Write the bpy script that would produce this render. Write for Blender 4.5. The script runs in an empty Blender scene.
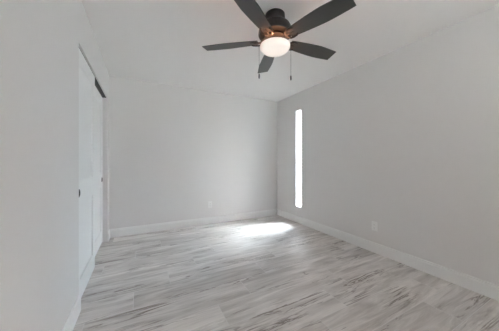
import bpy, bmesh, math, random
from mathutils import Vector, Matrix
random.seed(4)
PI = math.pi
sc = bpy.context.scene
C = sc.collection

# ------------------------------------------------------------------ camera
cam = bpy.data.cameras.new('camera')
cam.sensor_width = 36.0
cam.lens = 211.5 / 499.0 * 36.0
cam.shift_y = -(165.5 - 161.7) / 499.0
cam.clip_start = 0.02
co = bpy.data.objects.new('camera', cam)
C.objects.link(co)
CAM_H = 1.14
YAW = math.radians(27.2)
co.location = (0, 0, CAM_H)
co.rotation_euler = (PI/2, 0, -YAW)
sc.camera = co

# ------------------------------------------------------------------ sky, sun, exposure
world = bpy.data.worlds.new('sky'); sc.world = world
world.use_nodes = True
wn, wl = world.node_tree.nodes, world.node_tree.links
wn.clear()
wo = wn.new('ShaderNodeOutputWorld'); wb = wn.new('ShaderNodeBackground')
sky = wn.new('ShaderNodeTexSky'); sky.sky_type = 'HOSEK_WILKIE'
sky.turbidity = 4.0; sky.ground_albedo = 0.4
sky.sun_direction = Vector((0.75, 0.06, 0.8)).normalized()
# the open sky is bluer towards +X (the slot window), hazy and warm towards -Y
tcw = wn.new('ShaderNodeTexCoord'); spw = wn.new('ShaderNodeSeparateXYZ'); mrw = wn.new('ShaderNodeMapRange')
wl.new(tcw.outputs['Generated'], spw.inputs[0]); wl.new(spw.outputs[1], mrw.inputs['Value'])
mrw.inputs['From Min'].default_value = -0.9; mrw.inputs['From Max'].default_value = 0.3
haze = wn.new('ShaderNodeMix'); haze.data_type = 'RGBA'
haze.inputs['A'].default_value = (1.0, 0.82, 0.76, 1); haze.inputs['B'].default_value = (0.64, 0.82, 1.0, 1)
wl.new(mrw.outputs[0], haze.inputs['Factor'])
mx = wn.new('ShaderNodeMix'); mx.data_type = 'RGBA'
mx.inputs['Factor'].default_value = 0.92
wl.new(haze.outputs['Result'], mx.inputs['B'])
wl.new(sky.outputs[0], mx.inputs['A'])
wl.new(mx.outputs['Result'], wb.inputs['Color'])
SKY, GLOW = 1.03, 36.0
# bright haze round the sun's side of the sky
dp = wn.new('ShaderNodeVectorMath'); dp.operation = 'DOT_PRODUCT'; dp.inputs[1].default_value = Vector((0.88, 0.0, 0.48)).normalized()
wl.new(tcw.outputs['Generated'], dp.inputs[0])
pw = wn.new('ShaderNodeMapRange'); pw.interpolation_type = 'SMOOTHERSTEP'
pw.inputs['From Min'].default_value = 0.25; pw.inputs['From Max'].default_value = 1.0
pw.inputs['To Min'].default_value = SKY; pw.inputs['To Max'].default_value = SKY*(1+GLOW)
wl.new(dp.outputs['Value'], pw.inputs['Value']); wl.new(pw.outputs[0], wb.inputs['Strength'])
wl.new(wb.outputs[0], wo.inputs[0])

SUN_EL, SUN_AZ = math.radians(65), math.radians(4)      # azimuth from +X towards +Y
sun = bpy.data.lights.new('sun', 'SUN')
sun.energy = 80.0; sun.angle = math.radians(44); sun.color = (0.95, 0.97, 1.0)
so = bpy.data.objects.new('sun', sun); C.objects.link(so)
sd = Vector((math.cos(SUN_EL)*math.cos(SUN_AZ), math.cos(SUN_EL)*math.sin(SUN_AZ), math.sin(SUN_EL)))
so.rotation_euler = sd.to_track_quat('Z', 'Y').to_euler()
so.location = (6, 3.4, 6)

sc.view_settings.view_transform = 'Standard'
sc.view_settings.look = 'None'
sc.view_settings.exposure = 1.08
sc.view_settings.gamma = 1.0
sc.view_settings.use_curve_mapping = False
sc.cycles.max_bounces = 16
sc.cycles.diffuse_bounces = 12
sc.cycles.sample_clamp_indirect = 0.0
sc.cycles.use_denoising = True

# ------------------------------------------------------------------ helpers
def mat(name, col, rough=0.6, metal=0.0, spec=0.5, bump=0.0, bump_scale=200.0, var=0.0):
    m = bpy.data.materials.new(name); m.use_nodes = True
    nt = m.node_tree; b = nt.nodes['Principled BSDF']
    b.inputs['Base Color'].default_value = (*col, 1)
    b.inputs['Roughness'].default_value = rough
    b.inputs['Metallic'].default_value = metal
    b.inputs['Specular IOR Level'].default_value = spec
    if bump or var:
        tc = nt.nodes.new('ShaderNodeTexCoord')
        n = nt.nodes.new('ShaderNodeTexNoise')
        n.inputs['Scale'].default_value = bump_scale; n.inputs['Detail'].default_value = 4
        nt.links.new(tc.outputs['Object'], n.inputs['Vector'])
        if bump:
            bp = nt.nodes.new('ShaderNodeBump')
            bp.inputs['Strength'].default_value = bump; bp.inputs['Distance'].default_value = 0.001
            nt.links.new(n.outputs['Fac'], bp.inputs['Height'])
            nt.links.new(bp.outputs['Normal'], b.inputs['Normal'])
        if var:
            r = nt.nodes.new('ShaderNodeMapRange')
            r.inputs['To Min'].default_value = 1 - var; r.inputs['To Max'].default_value = 1 + var
            mu = nt.nodes.new('ShaderNodeVectorMath'); mu.operation = 'SCALE'
            mu.inputs[0].default_value = col
            nt.links.new(n.outputs['Fac'], r.inputs['Value'])
            nt.links.new(r.outputs[0], mu.inputs['Scale'])
            nt.links.new(mu.outputs[0], b.inputs['Base Color'])
    return m

def obj(name, bm, m, parent=None, smooth=False, auto=None):
    bmesh.ops.recalc_face_normals(bm, faces=bm.faces[:])
    me = bpy.data.meshes.new(name); bm.to_mesh(me); bm.free()
    me.materials.append(m)
    if smooth:
        for p in me.polygons: p.use_smooth = True
        me.set_sharp_from_angle(angle=math.radians(35))
    o = bpy.data.objects.new(name, me); C.objects.link(o)
    if parent: o.parent = parent
    return o

def add_box(bm, x0, x1, y0, y1, z0, z1, bevel=0.0):
    vs = [bm.verts.new((x, y, z)) for x in (x0, x1) for y in (y0, y1) for z in (z0, z1)]
    fs = [(0,1,3,2),(4,6,7,5),(0,4,5,1),(2,3,7,6),(0,2,6,4),(1,5,7,3)]
    faces = [bm.faces.new([vs[i] for i in f]) for f in fs]
    if bevel:
        es = set(e for f in faces for e in f.edges)
        bmesh.ops.bevel(bm, geom=list(es), offset=bevel, segments=2, affect='EDGES', profile=0.5)

def add_lathe(bm, prof, n=48, cap0=True, cap1=True, cx=0, cy=0):
    rings = []
    for r, z in prof:
        rings.append([bm.verts.new((cx + r*math.cos(2*PI*k/n), cy + r*math.sin(2*PI*k/n), z)) for k in range(n)])
    for a, b in zip(rings, rings[1:]):
        for k in range(n):
            bm.faces.new((a[k], a[(k+1) % n], b[(k+1) % n], b[k]))
    if cap0: bm.faces.new(rings[0])
    if cap1: bm.faces.new(rings[-1])

def add_tube(bm, pts, rad, n=10, sy=1.0):
    pts = [Vector(p) for p in pts]; rings = []
    if not hasattr(rad, '__len__'): rad = [rad]*len(pts)
    for i, p in enumerate(pts):
        d = (pts[min(i+1, len(pts)-1)] - pts[max(i-1, 0)]).normalized()
        up = Vector((0, 0, 1)) if abs(d.z) < .95 else Vector((1, 0, 0))
        a = d.cross(up).normalized(); b = a.cross(d).normalized()
        rings.append([bm.verts.new(p + rad[i]*(math.cos(2*PI*k/n)*a + sy*math.sin(2*PI*k/n)*b)) for k in range(n)])
    for a, b in zip(rings, rings[1:]):
        for k in range(n): bm.faces.new((a[k], a[(k+1) % n], b[(k+1) % n], b[k]))
    bm.faces.new(rings[0]); bm.faces.new(rings[-1])

def add_extrude(bm, prof, fn, t0, t1):
    """prism: closed 2-D outline prof, fn(u, v, t) -> point, swept from t0 to t1"""
    a = [bm.verts.new(fn(u, v, t0)) for u, v in prof]
    b = [bm.verts.new(fn(u, v, t1)) for u, v in prof]
    n = len(prof)
    for k in range(n): bm.faces.new((a[k], a[(k+1) % n], b[(k+1) % n], b[k]))
    bm.faces.new(a); bm.faces.new(b)

def struct(name, bm, m, parent=None, **k):
    o = obj(name, bm, m, parent, **k)
    if not parent: o['kind'] = 'structure'
    return o

def boxes(*bs, bevel=0.0):
    bm = bmesh.new()
    for b in bs: add_box(bm, *b, bevel=bevel)
    return bm

# ------------------------------------------------------------------ materials
WALL = mat('wall_paint', (0.715, 0.705, 0.695), rough=0.75, spec=0.25, bump=0.25, bump_scale=260)
CEIL = mat('ceiling_paint', (0.815, 0.805, 0.795), rough=0.9, spec=0.1, bump=0.2, bump_scale=260)
TRIM = mat('trim_paint', (0.79, 0.79, 0.78), rough=0.4, spec=0.4, bump=0.03, bump_scale=90)
DOORM = mat('door_paint', (0.76, 0.765, 0.76), rough=0.42, spec=0.4, bump=0.03, bump_scale=90)
BLACK = mat('black_metal', (0.011, 0.010, 0.010), rough=0.38, metal=0.0, bump=0.05, bump_scale=300)
TRACK = mat('dark_track', (0.02, 0.02, 0.02), rough=0.6, bump=0.05, bump_scale=300)
VINYL = mat('white_vinyl', (0.82, 0.82, 0.82), rough=0.35, bump=0.02, bump_scale=60)
PLASTIC = mat('white_plastic', (0.80, 0.80, 0.79), rough=0.35, bump=0.02, bump_scale=60)
SLOT = mat('outlet_slot', (0.05, 0.05, 0.05), rough=0.6, bump=0.02)
GROUND = mat('pale_gravel', (0.22, 0.205, 0.19), rough=0.95, bump=0.6, bump_scale=40, var=0.15)

def glass_mat():
    m = bpy.data.materials.new('clear_glass'); m.use_nodes = True
    nt = m.node_tree; nt.nodes.clear()
    out = nt.nodes.new('ShaderNodeOutputMaterial')
    tr = nt.nodes.new('ShaderNodeBsdfTransparent'); tr.inputs[0].default_value = (0.93, 0.96, 0.96, 1)
    gl = nt.nodes.new('ShaderNodeBsdfGlossy'); gl.inputs['Roughness'].default_value = 0.02
    fr = nt.nodes.new('ShaderNodeFresnel'); fr.inputs['IOR'].default_value = 1.2
    mix = nt.nodes.new('ShaderNodeMixShader')
    nt.links.new(fr.outputs[0], mix.inputs[0]); nt.links.new(tr.outputs[0], mix.inputs[1])
    nt.links.new(gl.outputs[0], mix.inputs[2]); nt.links.new(mix.outputs[0], out.inputs[0])
    return m
GLASS = glass_mat()

def floor_mat():
    m = bpy.data.materials.new('wood_look_tile'); m.use_nodes = True
    nt = m.node_tree; N, L = nt.nodes, nt.links
    b = N['Principled BSDF']
    def M(op, a, c=None, cl=False):
        n = N.new('ShaderNodeMath'); n.operation = op; n.use_clamp = cl
        for i, v in enumerate((a, c)):
            if v is None: continue
            if isinstance(v, (int, float)): n.inputs[i].default_value = v
            else: L.new(v, n.inputs[i])
        return n.outputs[0]
    def MR(v, a, c, d, e, smooth=False):
        n = N.new('ShaderNodeMapRange'); n.clamp = True
        if smooth: n.interpolation_type = 'SMOOTHSTEP'
        L.new(v, n.inputs['Value'])
        for k, x in zip(('From Min', 'From Max', 'To Min', 'To Max'), (a, c, d, e)): n.inputs[k].default_value = x
        return n.outputs[0]
    def MIX(f, a, c):
        n = N.new('ShaderNodeMix'); n.data_type = 'RGBA'
        L.new(f, n.inputs['Factor'])
        for k, v in (('A', a), ('B', c)):
            if isinstance(v, tuple): n.inputs[k].default_value = (*v, 1)
            else: L.new(v, n.inputs[k])
        return n.outputs['Result']
    geo = N.new('ShaderNodeTexCoord')
    sp = N.new('ShaderNodeSeparateXYZ'); L.new(geo.outputs['Object'], sp.inputs[0])
    x, y = sp.outputs[0], sp.outputs[1]
    W, LEN = 0.243, 1.2
    v = M('DIVIDE', M('SUBTRACT', y, 0.887), W)
    row = M('FLOOR', v)
    u = M('DIVIDE', M('SUBTRACT', M('ADD', x, 0.053), M('MULTIPLY', M('SUBTRACT', row, 4.0), 0.30)), LEN)
    cell = M('FLOOR', u)
    fu, fv = M('FRACT', u), M('FRACT', v)
    du = M('MULTIPLY', M('MINIMUM', fu, M('SUBTRACT', 1.0, fu)), LEN)
    dv = M('MULTIPLY', M('MINIMUM', fv, M('SUBTRACT', 1.0, fv)), W)
    d = M('MINIMUM', du, dv)
    grout = MR(d, 0.0012, 0.0030, 1.0, 0.0)
    wn_ = N.new('ShaderNodeTexWhiteNoise'); wn_.noise_dimensions = '2D'
    cv = N.new('ShaderNodeCombineXYZ'); L.new(row, cv.inputs[0]); L.new(cell, cv.inputs[1])
    L.new(cv.outputs[0], wn_.inputs['Vector'])
    rs = N.new('ShaderNodeSeparateColor'); L.new(wn_.outputs['Color'], rs.inputs[0])
    r1, r2, r3 = rs.outputs
    def coords(sx, sy, k):
        c = N.new('ShaderNodeCombineXYZ')
        L.new(M('ADD', M('MULTIPLY', x, sx), M('MULTIPLY', r1, 37.0 + k)), c.inputs[0])
        L.new(M('ADD', M('MULTIPLY', y, sy), M('MULTIPLY', r2, 53.0 + k)), c.inputs[1])
        L.new(M('MULTIPLY', r3, 11.0), c.inputs[2])
        return c.outputs[0]
    def noise(vec, sc_, det, rough=0.55, dist=0.0):
        n = N.new('ShaderNodeTexNoise'); L.new(vec, n.inputs['Vector'])
        n.inputs['Scale'].default_value = sc_; n.inputs['Detail'].default_value = det
        n.inputs['Roughness'].default_value = rough; n.inputs['Distortion'].default_value = dist
        return n.outputs['Fac']
    n1 = noise(coords(1.0, 7.5, 0), 1.6, 6, 0.62, 0.9)        # broad clouds of tone along the plank
    n2 = noise(coords(0.75, 8.5, 5), 1.4, 6, 0.6, 1.1)        # veins
    n3 = noise(coords(0.9, 3.5, 9), 1.3, 2, 0.5, 0.3)        # where the veins show
    n4 = noise(coords(3.0, 60.0, 3), 2.0, 4, 0.6, 0.2)       # fine grain
    base = MIX(MR(n1, 0.33, 0.68, 0, 1), (0.45, 0.415, 0.395), (0.75, 0.72, 0.695))
    tone = MR(r3, 0, 1, 0.90, 1.08)
    vm = N.new('ShaderNodeVectorMath'); vm.operation = 'SCALE'; L.new(base, vm.inputs[0])
    L.new(M('MULTIPLY', tone, MR(n4, 0.25, 0.75, 0.90, 1.08)), vm.inputs['Scale'])
    vein = MR(M('ABSOLUTE', M('SUBTRACT', n2, 0.5)), 0.0, 0.035, 1.0, 0.0, True)
    vein = M('MULTIPLY', vein, MR(n3, 0.45, 0.63, 0.0, 0.95, True))
    c2 = MIX(vein, vm.outputs[0], (0.17, 0.138, 0.122))
    blot = M('MULTIPLY', MR(n2, 0.58, 0.72, 0, 0.6, True), MR(n3, 0.45, 0.6, 1.0, 0.0, True))
    c2 = MIX(blot, c2, (0.25, 0.225, 0.21))
    c3 = MIX(M('MULTIPLY', grout, 0.85), c2, (0.68, 0.67, 0.66))
    L.new(c3, b.inputs['Base Color'])
    L.new(MR(n1, 0.3, 0.7, 0.42, 0.34), b.inputs['Roughness'])
    b.inputs['Specular IOR Level'].default_value = 0.45
    bp = N.new('ShaderNodeBump'); bp.inputs['Strength'].default_value = 0.35; bp.inputs['Distance'].default_value = 0.0015
    L.new(M('SUBTRACT', M('MULTIPLY', n4, 0.3), grout), bp.inputs['Height'])
    L.new(bp.outputs['Normal'], b.inputs['Normal'])
    return m
FLOOR = floor_mat()

# ------------------------------------------------------------------ the room
XL, XR, YB, YF, H = -0.422, 2.615, 3.785, -2.2, 2.43
T = 0.14
OP0, OP1, OPH = 2.035, 3.61, 2.055          # closet opening along the left wall
CX = -1.10                                  # closet back
WY0, WY1, WZ0, WZ1 = 3.010, 3.160, 0.304, 2.098     # slot window in the right wall
RX0, RX1, RZ0, RZ1 = 0.60, 1.90, 0.80, 2.10       # unseen window added behind the camera for fill light

struct('floor', boxes((CX-T, XR+T, YF-T, YB+T, -0.12, 0.0)), FLOOR)
struct('ceiling', boxes((CX-T, XR+T, YF-T, YB+T, H, H+0.15)), CEIL)
struct('wall_back', boxes((CX-T, XR+T, YB, YB+T, 0, H)), WALL)
struct('wall_right', boxes((XR, XR+T, YF, WY0, 0, H), (XR, XR+T, WY1, YB, 0, H),
                           (XR, XR+T, WY0, WY1, 0, WZ0), (XR, XR+T, WY0, WY1, WZ1, H)), WALL)
struct('wall_left', boxes((XL-0.11, XL, YF, OP0, 0, H), (XL-0.11, XL, OP1, YB, 0, H),
                          (XL-0.11, XL, OP0, OP1, OPH, H)), WALL)
struct('wall_closet', boxes((CX-T, CX, YF, YB, 0, H), (CX, XL-0.11, 1.85, 1.95, 0, H)), WALL)
struct('wall_rear', boxes((CX-T, RX0, YF-T, YF, 0, H), (RX1, XR+T, YF-T, YF, 0, H),
                          (RX0, RX1, YF-T, YF, 0, RZ0), (RX0, RX1, YF-T, YF, RZ1, H)), WALL)
struct('ground', boxes((-30, 30, -30, 30, -0.32, -0.22)), GROUND)

# baseboards, with a small rounded and stepped top
BP = [(0, 0), (0.014, 0), (0.014, 0.096), (0.0125, 0.103), (0.0095, 0.106), (0.0095, 0.116), (0.007, 0.122), (0.0, 0.124)]
def baseboard(name, fn, t0, t1):
    bm = bmesh.new(); add_extrude(bm, BP, fn, t0, t1); struct(name, bm, TRIM)
baseboard('baseboard_back', lambda u, v, t: (t, YB-u, v), XL, XR)
baseboard('baseboard_right', lambda u, v, t: (XR-u, t, v), YF, YB-0.014)
baseboard('baseboard_left', lambda u, v, t: (XL+u, t, v), YF, OP0)
baseboard('baseboard_left_corner', lambda u, v, t: (XL+u, t, v), OP1, YB-0.014)

# closet track under the header
struct('trim_1', boxes((XL-0.095, XL-0.016, OP0, OP1, OPH-0.007, OPH),
                       (XL-0.054, XL-0.051, OP0, OP1, OPH-0.018, OPH-0.007)), TRACK)

# sliding closet doors: shaker frame, two flat panels, round recessed pull
def closet_door(name, xf, y0, y1, z0, z1, pull_y):
    th = 0.033; st = 0.112; xb = xf - th
    m0, m1 = 0.80, 0.985; zb, zt = z0+0.17, z1-0.115
    bm = boxes((xb, xf, y0, y0+st, z0, z1), (xb, xf, y1-st, y1, z0, z1),
               (xb, xf, y0+st, y1-st, z0, zb), (xb, xf, y0+st, y1-st, m0, m1), (xb, xf, y0+st, y1-st, zt, z1))
    d = struct(name, bm, DOORM)
    for a, b in ((zb, m0), (m1, zt)):
        bm = bmesh.new()
        add_box(bm, xb+0.010, xf-0.007, y0+st, y1-st, a, b)
        # sloped sticking round the panel
        for (ya, yb_, za, zb_) in ((y0+st, y0+st+0.010, a, b), (y1-st-0.010, y1-st, a, b),
                                   (y0+st+0.010, y1-st-0.010, a, a+0.010), (y0+st+0.010, y1-st-0.010, b-0.010, b)):
            add_box(bm, xf-0.007, xf-0.0035, ya, yb_, za, zb_)
        obj('door_panel', bm, DOORM, d)
    bm = bmesh.new()
    add_lathe(bm, [(0.033, 0), (0.033, 0.003), (0.029, 0.0045), (0.026, 0.002), (0.023, 0.0008)], n=28)
    bmesh.ops.transform(bm, matrix=Matrix.Translation((xf, pull_y, 0.89)) @ Matrix.Rotation(PI/2, 4, 'Y'), verts=bm.verts[:])
    obj('door_handle', bm, BLACK, d, smooth=True)
closet_door('door_1', XL-0.015, OP0+0.003, 2.765, 0.014, OPH-0.009, OP0+0.07)
closet_door('door_2', XL-0.060, 2.755, OP1-0.003, 0.014, OPH-0.012, OP1-0.055)

# slot window: white vinyl frame and one pane
def window(name, axis, lo, hi, z0, z1, pos, thick, fw, mull=0):
    """axis 'x': the pane lies in a plane of constant x at pos"""
    def B(a0, a1, q0, q1, za, zb):
        return (q0, q1, a0, a1, za, zb) if axis == 'x' else (a0, a1, q0, q1, za, zb)
    p0, p1 = pos-thick/2, pos+thick/2
    bs = [B(lo, lo+fw, p0, p1, z0, z1), B(hi-fw, hi, p0, p1, z0, z1), B(lo+fw, hi-fw, p0, p1, z0, z0+fw), B(lo+fw, hi-fw, p0, p1, z1-fw, z1)]
    for k in range(mull):
        c = lo + (hi-lo)*(k+1)/(mull+1); bs.append(B(c-fw/2, c+fw/2, p0, p1, z0+fw, z1-fw))
    w = struct(name, boxes(*bs), VINYL)
    obj('glass_pane', boxes(B(lo+fw-0.003, hi-fw+0.003, pos-0.003, pos+0.003, z0+fw-0.003, z1-fw+0.003)), GLASS, w)
window('window_1', 'x', WY0, WY1, WZ0, WZ1, XR+0.075, 0.04, 0.010)
window('added_fill_window', 'y', RX0, RX1, RZ0, RZ1, YF-0.085, 0.05, 0.04, mull=1)  # out of view, added to let more light into the room

# ------------------------------------------------------------------ outlets
def outlet(loc, rz, label):
    e = bpy.data.objects.new('wall_outlet', None); C.objects.link(e)
    e.location = loc; e.rotation_euler = (0, 0, rz); e.empty_display_size = 0.05
    e['label'] = label; e['category'] = 'outlet'; e['group'] = 'electrical outlets'
    bm = bmesh.new(); add_box(bm, -0.036, 0.036, -0.006, 0, -0.058, 0.058, bevel=0.0018)
    obj('cover_plate', bm, PLASTIC, e)
    for s in (-1, 1):
        bm = bmesh.new()
        pr = [(0.0165*math.cos(a)*1.0, max(-0.0125, min(0.0125, 0.0165*math.sin(a)))) for a in [2*PI*k/24 for k in range(24)]]
        add_extrude(bm, pr, lambda u, v, t: (u, t, v + s*0.0195), -0.0085, -0.006)
        r = obj('receptacle', bm, PLASTIC, e)
        bm = boxes((-0.0075, -0.0055, -0.0088, -0.0083, s*0.0195-0.001, s*0.0195+0.007),
                   (0.0055, 0.0075, -0.0088, -0.0083, s*0.0195-0.001, s*0.0195+0.006),
                   (-0.002, 0.002, -0.0088, -0.0083, s*0.0195-0.008, s*0.0195-0.004))
        obj('slot', bm, SLOT, r)
    bm = bmesh.new(); add_lathe(bm, [(0.003, 0.0), (0.003, 0.0008), (0.002, 0.0014)], n=14)
    bmesh.ops.transform(bm, matrix=Matrix.Translation((0, -0.006, 0)) @ Matrix.Rotation(PI/2, 4, 'X'), verts=bm.verts[:])
    obj('screw', bm, PLASTIC, e, smooth=True)
outlet((1.13, YB, 0.355), 0, 'white outlet low on the back wall, facing the camera, left of the bright floor patch')
outlet((XR, 1.645, 0.33), -PI/2, 'white outlet low on the right wall, between the slot window and the picture edge')

# ------------------------------------------------------------------ ceiling fan
def blade_mat():
    m = mat('blade_wood', (0.052, 0.052, 0.050), rough=0.45, spec=0.4)
    nt = m.node_tree; b = nt.nodes['Principled BSDF']
    tc = nt.nodes.new('ShaderNodeTexCoord'); mp = nt.nodes.new('ShaderNodeMapping')
    mp.inputs['Scale'].default_value = (4, 60, 4)
    n = nt.nodes.new('ShaderNodeTexNoise'); n.inputs['Scale'].default_value = 2; n.inputs['Detail'].default_value = 5
    cr = nt.nodes.new('ShaderNodeMix'); cr.data_type = 'RGBA'
    cr.inputs['A'].default_value = (0.045, 0.045, 0.043, 1); cr.inputs['B'].default_value = (0.068, 0.067, 0.063, 1)
    nt.links.new(tc.outputs['Object'], mp.inputs[0]); nt.links.new(mp.outputs[0], n.inputs['Vector'])
    nt.links.new(n.outputs['Fac'], cr.inputs['Factor']); nt.links.new(cr.outputs['Result'], b.inputs['Base Color'])
    return m
BLADE = blade_mat()
def bowl_mat():
    m = bpy.data.materials.new('lit_frosted_glass'); m.use_nodes = True
    b = m.node_tree.nodes['Principled BSDF']
    b.inputs['Base Color'].default_value = (0.85, 0.82, 0.78, 1)
    b.inputs['Roughness'].default_value = 0.25
    b.inputs['Emission Color'].default_value = (1.0, 0.86, 0.74, 1)
    b.inputs['Emission Strength'].default_value = 0.23
    return m
BOWL = bowl_mat()

FX, FY = 1.045, 1.545
fan = bpy.data.objects.new('ceiling_fan', None); C.objects.link(fan)
fan.location = (FX, FY, H)
fan['label'] = 'black five-blade ceiling fan with a lit white glass bowl and two pull chains'
fan['category'] = 'ceiling fan'
bm = bmesh.new()
add_lathe(bm, [(0.076, 0.0), (0.085, -0.008), (0.087, -0.035), (0.083, -0.060), (0.078, -0.068)])
obj('canopy', bm, BLACK, fan, smooth=True)
bm = bmesh.new()
add_lathe(bm, [(0.078, -0.068), (0.096, -0.074), (0.100, -0.082), (0.096, -0.088), (0.112, -0.094), (0.128, -0.106), (0.138, -0.126),
               (0.144, -0.150), (0.146, -0.180), (0.140, -0.190), (0.118, -0.196)])
obj('motor_housing', bm, BLACK, fan, smooth=True)
bm = bmesh.new()
add_lathe(bm, [(0.090, -0.196), (0.092, -0.210), (0.078, -0.218), (0.062, -0.232), (0.062, -0.250)])
obj('flywheel', bm, BLACK, fan, smooth=True)
bm = bmesh.new()
add_lathe(bm, [(0.062, -0.250), (0.074, -0.254), (0.086, -0.262), (0.088, -0.276), (0.084, -0.280)])
obj('light_fitter', bm, BLACK, fan, smooth=True)
bm = bmesh.new()
pr = [(0.127, -0.276), (0.131, -0.276), (0.131, -0.281)]
for k in range(1, 12):
    a = k/12*PI/2
    pr.append((0.131*math.cos(a), -0.284 - 0.064*math.sin(a)))
pr.append((0.006, -0.3485))
pr += [(0.0005, -0.3445)] + [(r-0.004, z+0.004) for r, z in pr[::-1][1:-2]] + [(0.1265, -0.2775), (0.127, -0.276)]
add_lathe(bm, pr, n=56, cap0=False, cap1=False)
obj('glass_bowl', bm, BOWL, fan, smooth=True)

PITCH = math.radians(12)
BZ = -0.232
def blade_outline():
    r0, r1 = 0.150, 0.655
    pts = []
    n = 18
    for k in range(n+1):                       # leading edge
        t = k/n; r = r0 + (r1-r0)*t
        w = 0.048 + 0.027*math.sin(min(1, t*1.25)*PI/2) - 0.012*max(0, t-0.6)/0.4
        pts.append((r, w))
    tail = []
    for k in range(n+1):
        t = k/n; r = r0 + (r1-r0)*t
        w = 0.048 + 0.027*math.sin(min(1, t*1.25)*PI/2) - 0.016*max(0, t-0.6)/0.4
        tail.append((r, -w))
    return pts + tail[::-1]
def make_blade():
    bm = bmesh.new()
    pr = blade_outline()
    add_extrude(bm, pr, lambda u, v, t: (u, v, t), -0.003, 0.003)
    es = [e for e in bm.edges if abs(e.verts[0].co.z-e.verts[1].co.z) < 1e-6]
    bmesh.ops.bevel(bm, geom=es, offset=0.0015, segments=2, affect='EDGES')
    return bm
def make_iron():
    bm = bmesh.new()
    # neck from the flywheel, then a fork under the blade root
    add_tube(bm, [(0.070, 0, 0.026), (0.095, 0, 0.024), (0.118, 0, 0.008), (0.135, 0, -0.008)], [0.013, 0.012, 0.011, 0.012], sy=0.55)
    for s in (-1, 1):
        add_tube(bm, [(0.120, 0, -0.004), (0.130, s*0.022, -0.012), (0.146, s*0.040, -0.014), (0.172, s*0.047, -0.010), (0.200, s*0.044, -0.008), (0.212, s*0.034, -0.007)],
                 [0.010, 0.010, 0.009, 0.009, 0.009, 0.007], sy=0.7)
    add_tube(bm, [(0.128, 0, -0.006), (0.160, 0, -0.007), (0.192, 0, -0.006)], [0.010, 0.008, 0.006], sy=0.5)
    return bm
b_me = i_me = s_me = None
for ang in (95.8, 168.8, 23.6, 241, 313):
    rz = math.radians(ang) - YAW
    if b_me is None:
        b = obj('blade', make_blade(), BLADE, fan); i = obj('blade_bracket', make_iron(), BLACK, b, smooth=True)
        b_me, i_me = b.data, i.data
    else:
        b = bpy.data.objects.new('blade', b_me); C.objects.link(b); b.parent = fan
        i = bpy.data.objects.new('blade_bracket', i_me); C.objects.link(i); i.parent = b
    # the leading (counter-clockwise) edge hangs lower
    b.matrix_local = Matrix.Translation((0, 0, BZ)) @ Matrix.Rotation(rz, 4, 'Z') @ Matrix.Rotation(-PITCH, 4, 'X')

for s, L in ((-1, 0.520), (1, 0.535)):
    a = -YAW + (0 if s > 0 else PI)
    px, py = 0.139*math.cos(a), 0.139*math.sin(a)
    bm = bmesh.new()
    z = -0.272
    add_tube(bm, [(px*0.93, py*0.93, z), (px, py, z-0.004), (px, py, z-0.012), (px, py, -L)], 0.0012, n=6)
    k = z-0.014
    while k > -L:                                # beads of the ball chain
        bmesh.ops.create_icosphere(bm, subdivisions=1, radius=0.0021, matrix=Matrix.Translation((px, py, k))); k -= 0.007
    ch = obj('pull_chain', bm, BLACK, fan)
    bm = bmesh.new()
    add_lathe(bm, [(0.002, -L+0.045-0.045), (0.0055, -L-0.003), (0.0062, -L-0.012), (0.0062, -L-0.036), (0.004, -L-0.042)], n=14, cx=px, cy=py)
    obj('chain_fob', bm, BLACK, ch, smooth=True)

# the fan's own lamp: its warm light escapes through the gap above the fitter
lamp = bpy.data.lights.new('fan_lamp', 'POINT'); lamp.energy = 2.2; lamp.color = (1.0, 0.44, 0.22); lamp.shadow_soft_size = 0.02
lo = bpy.data.objects.new('fan_lamp', lamp); C.objects.link(lo); lo.parent = fan
lo.location = (0, 0, -0.318)
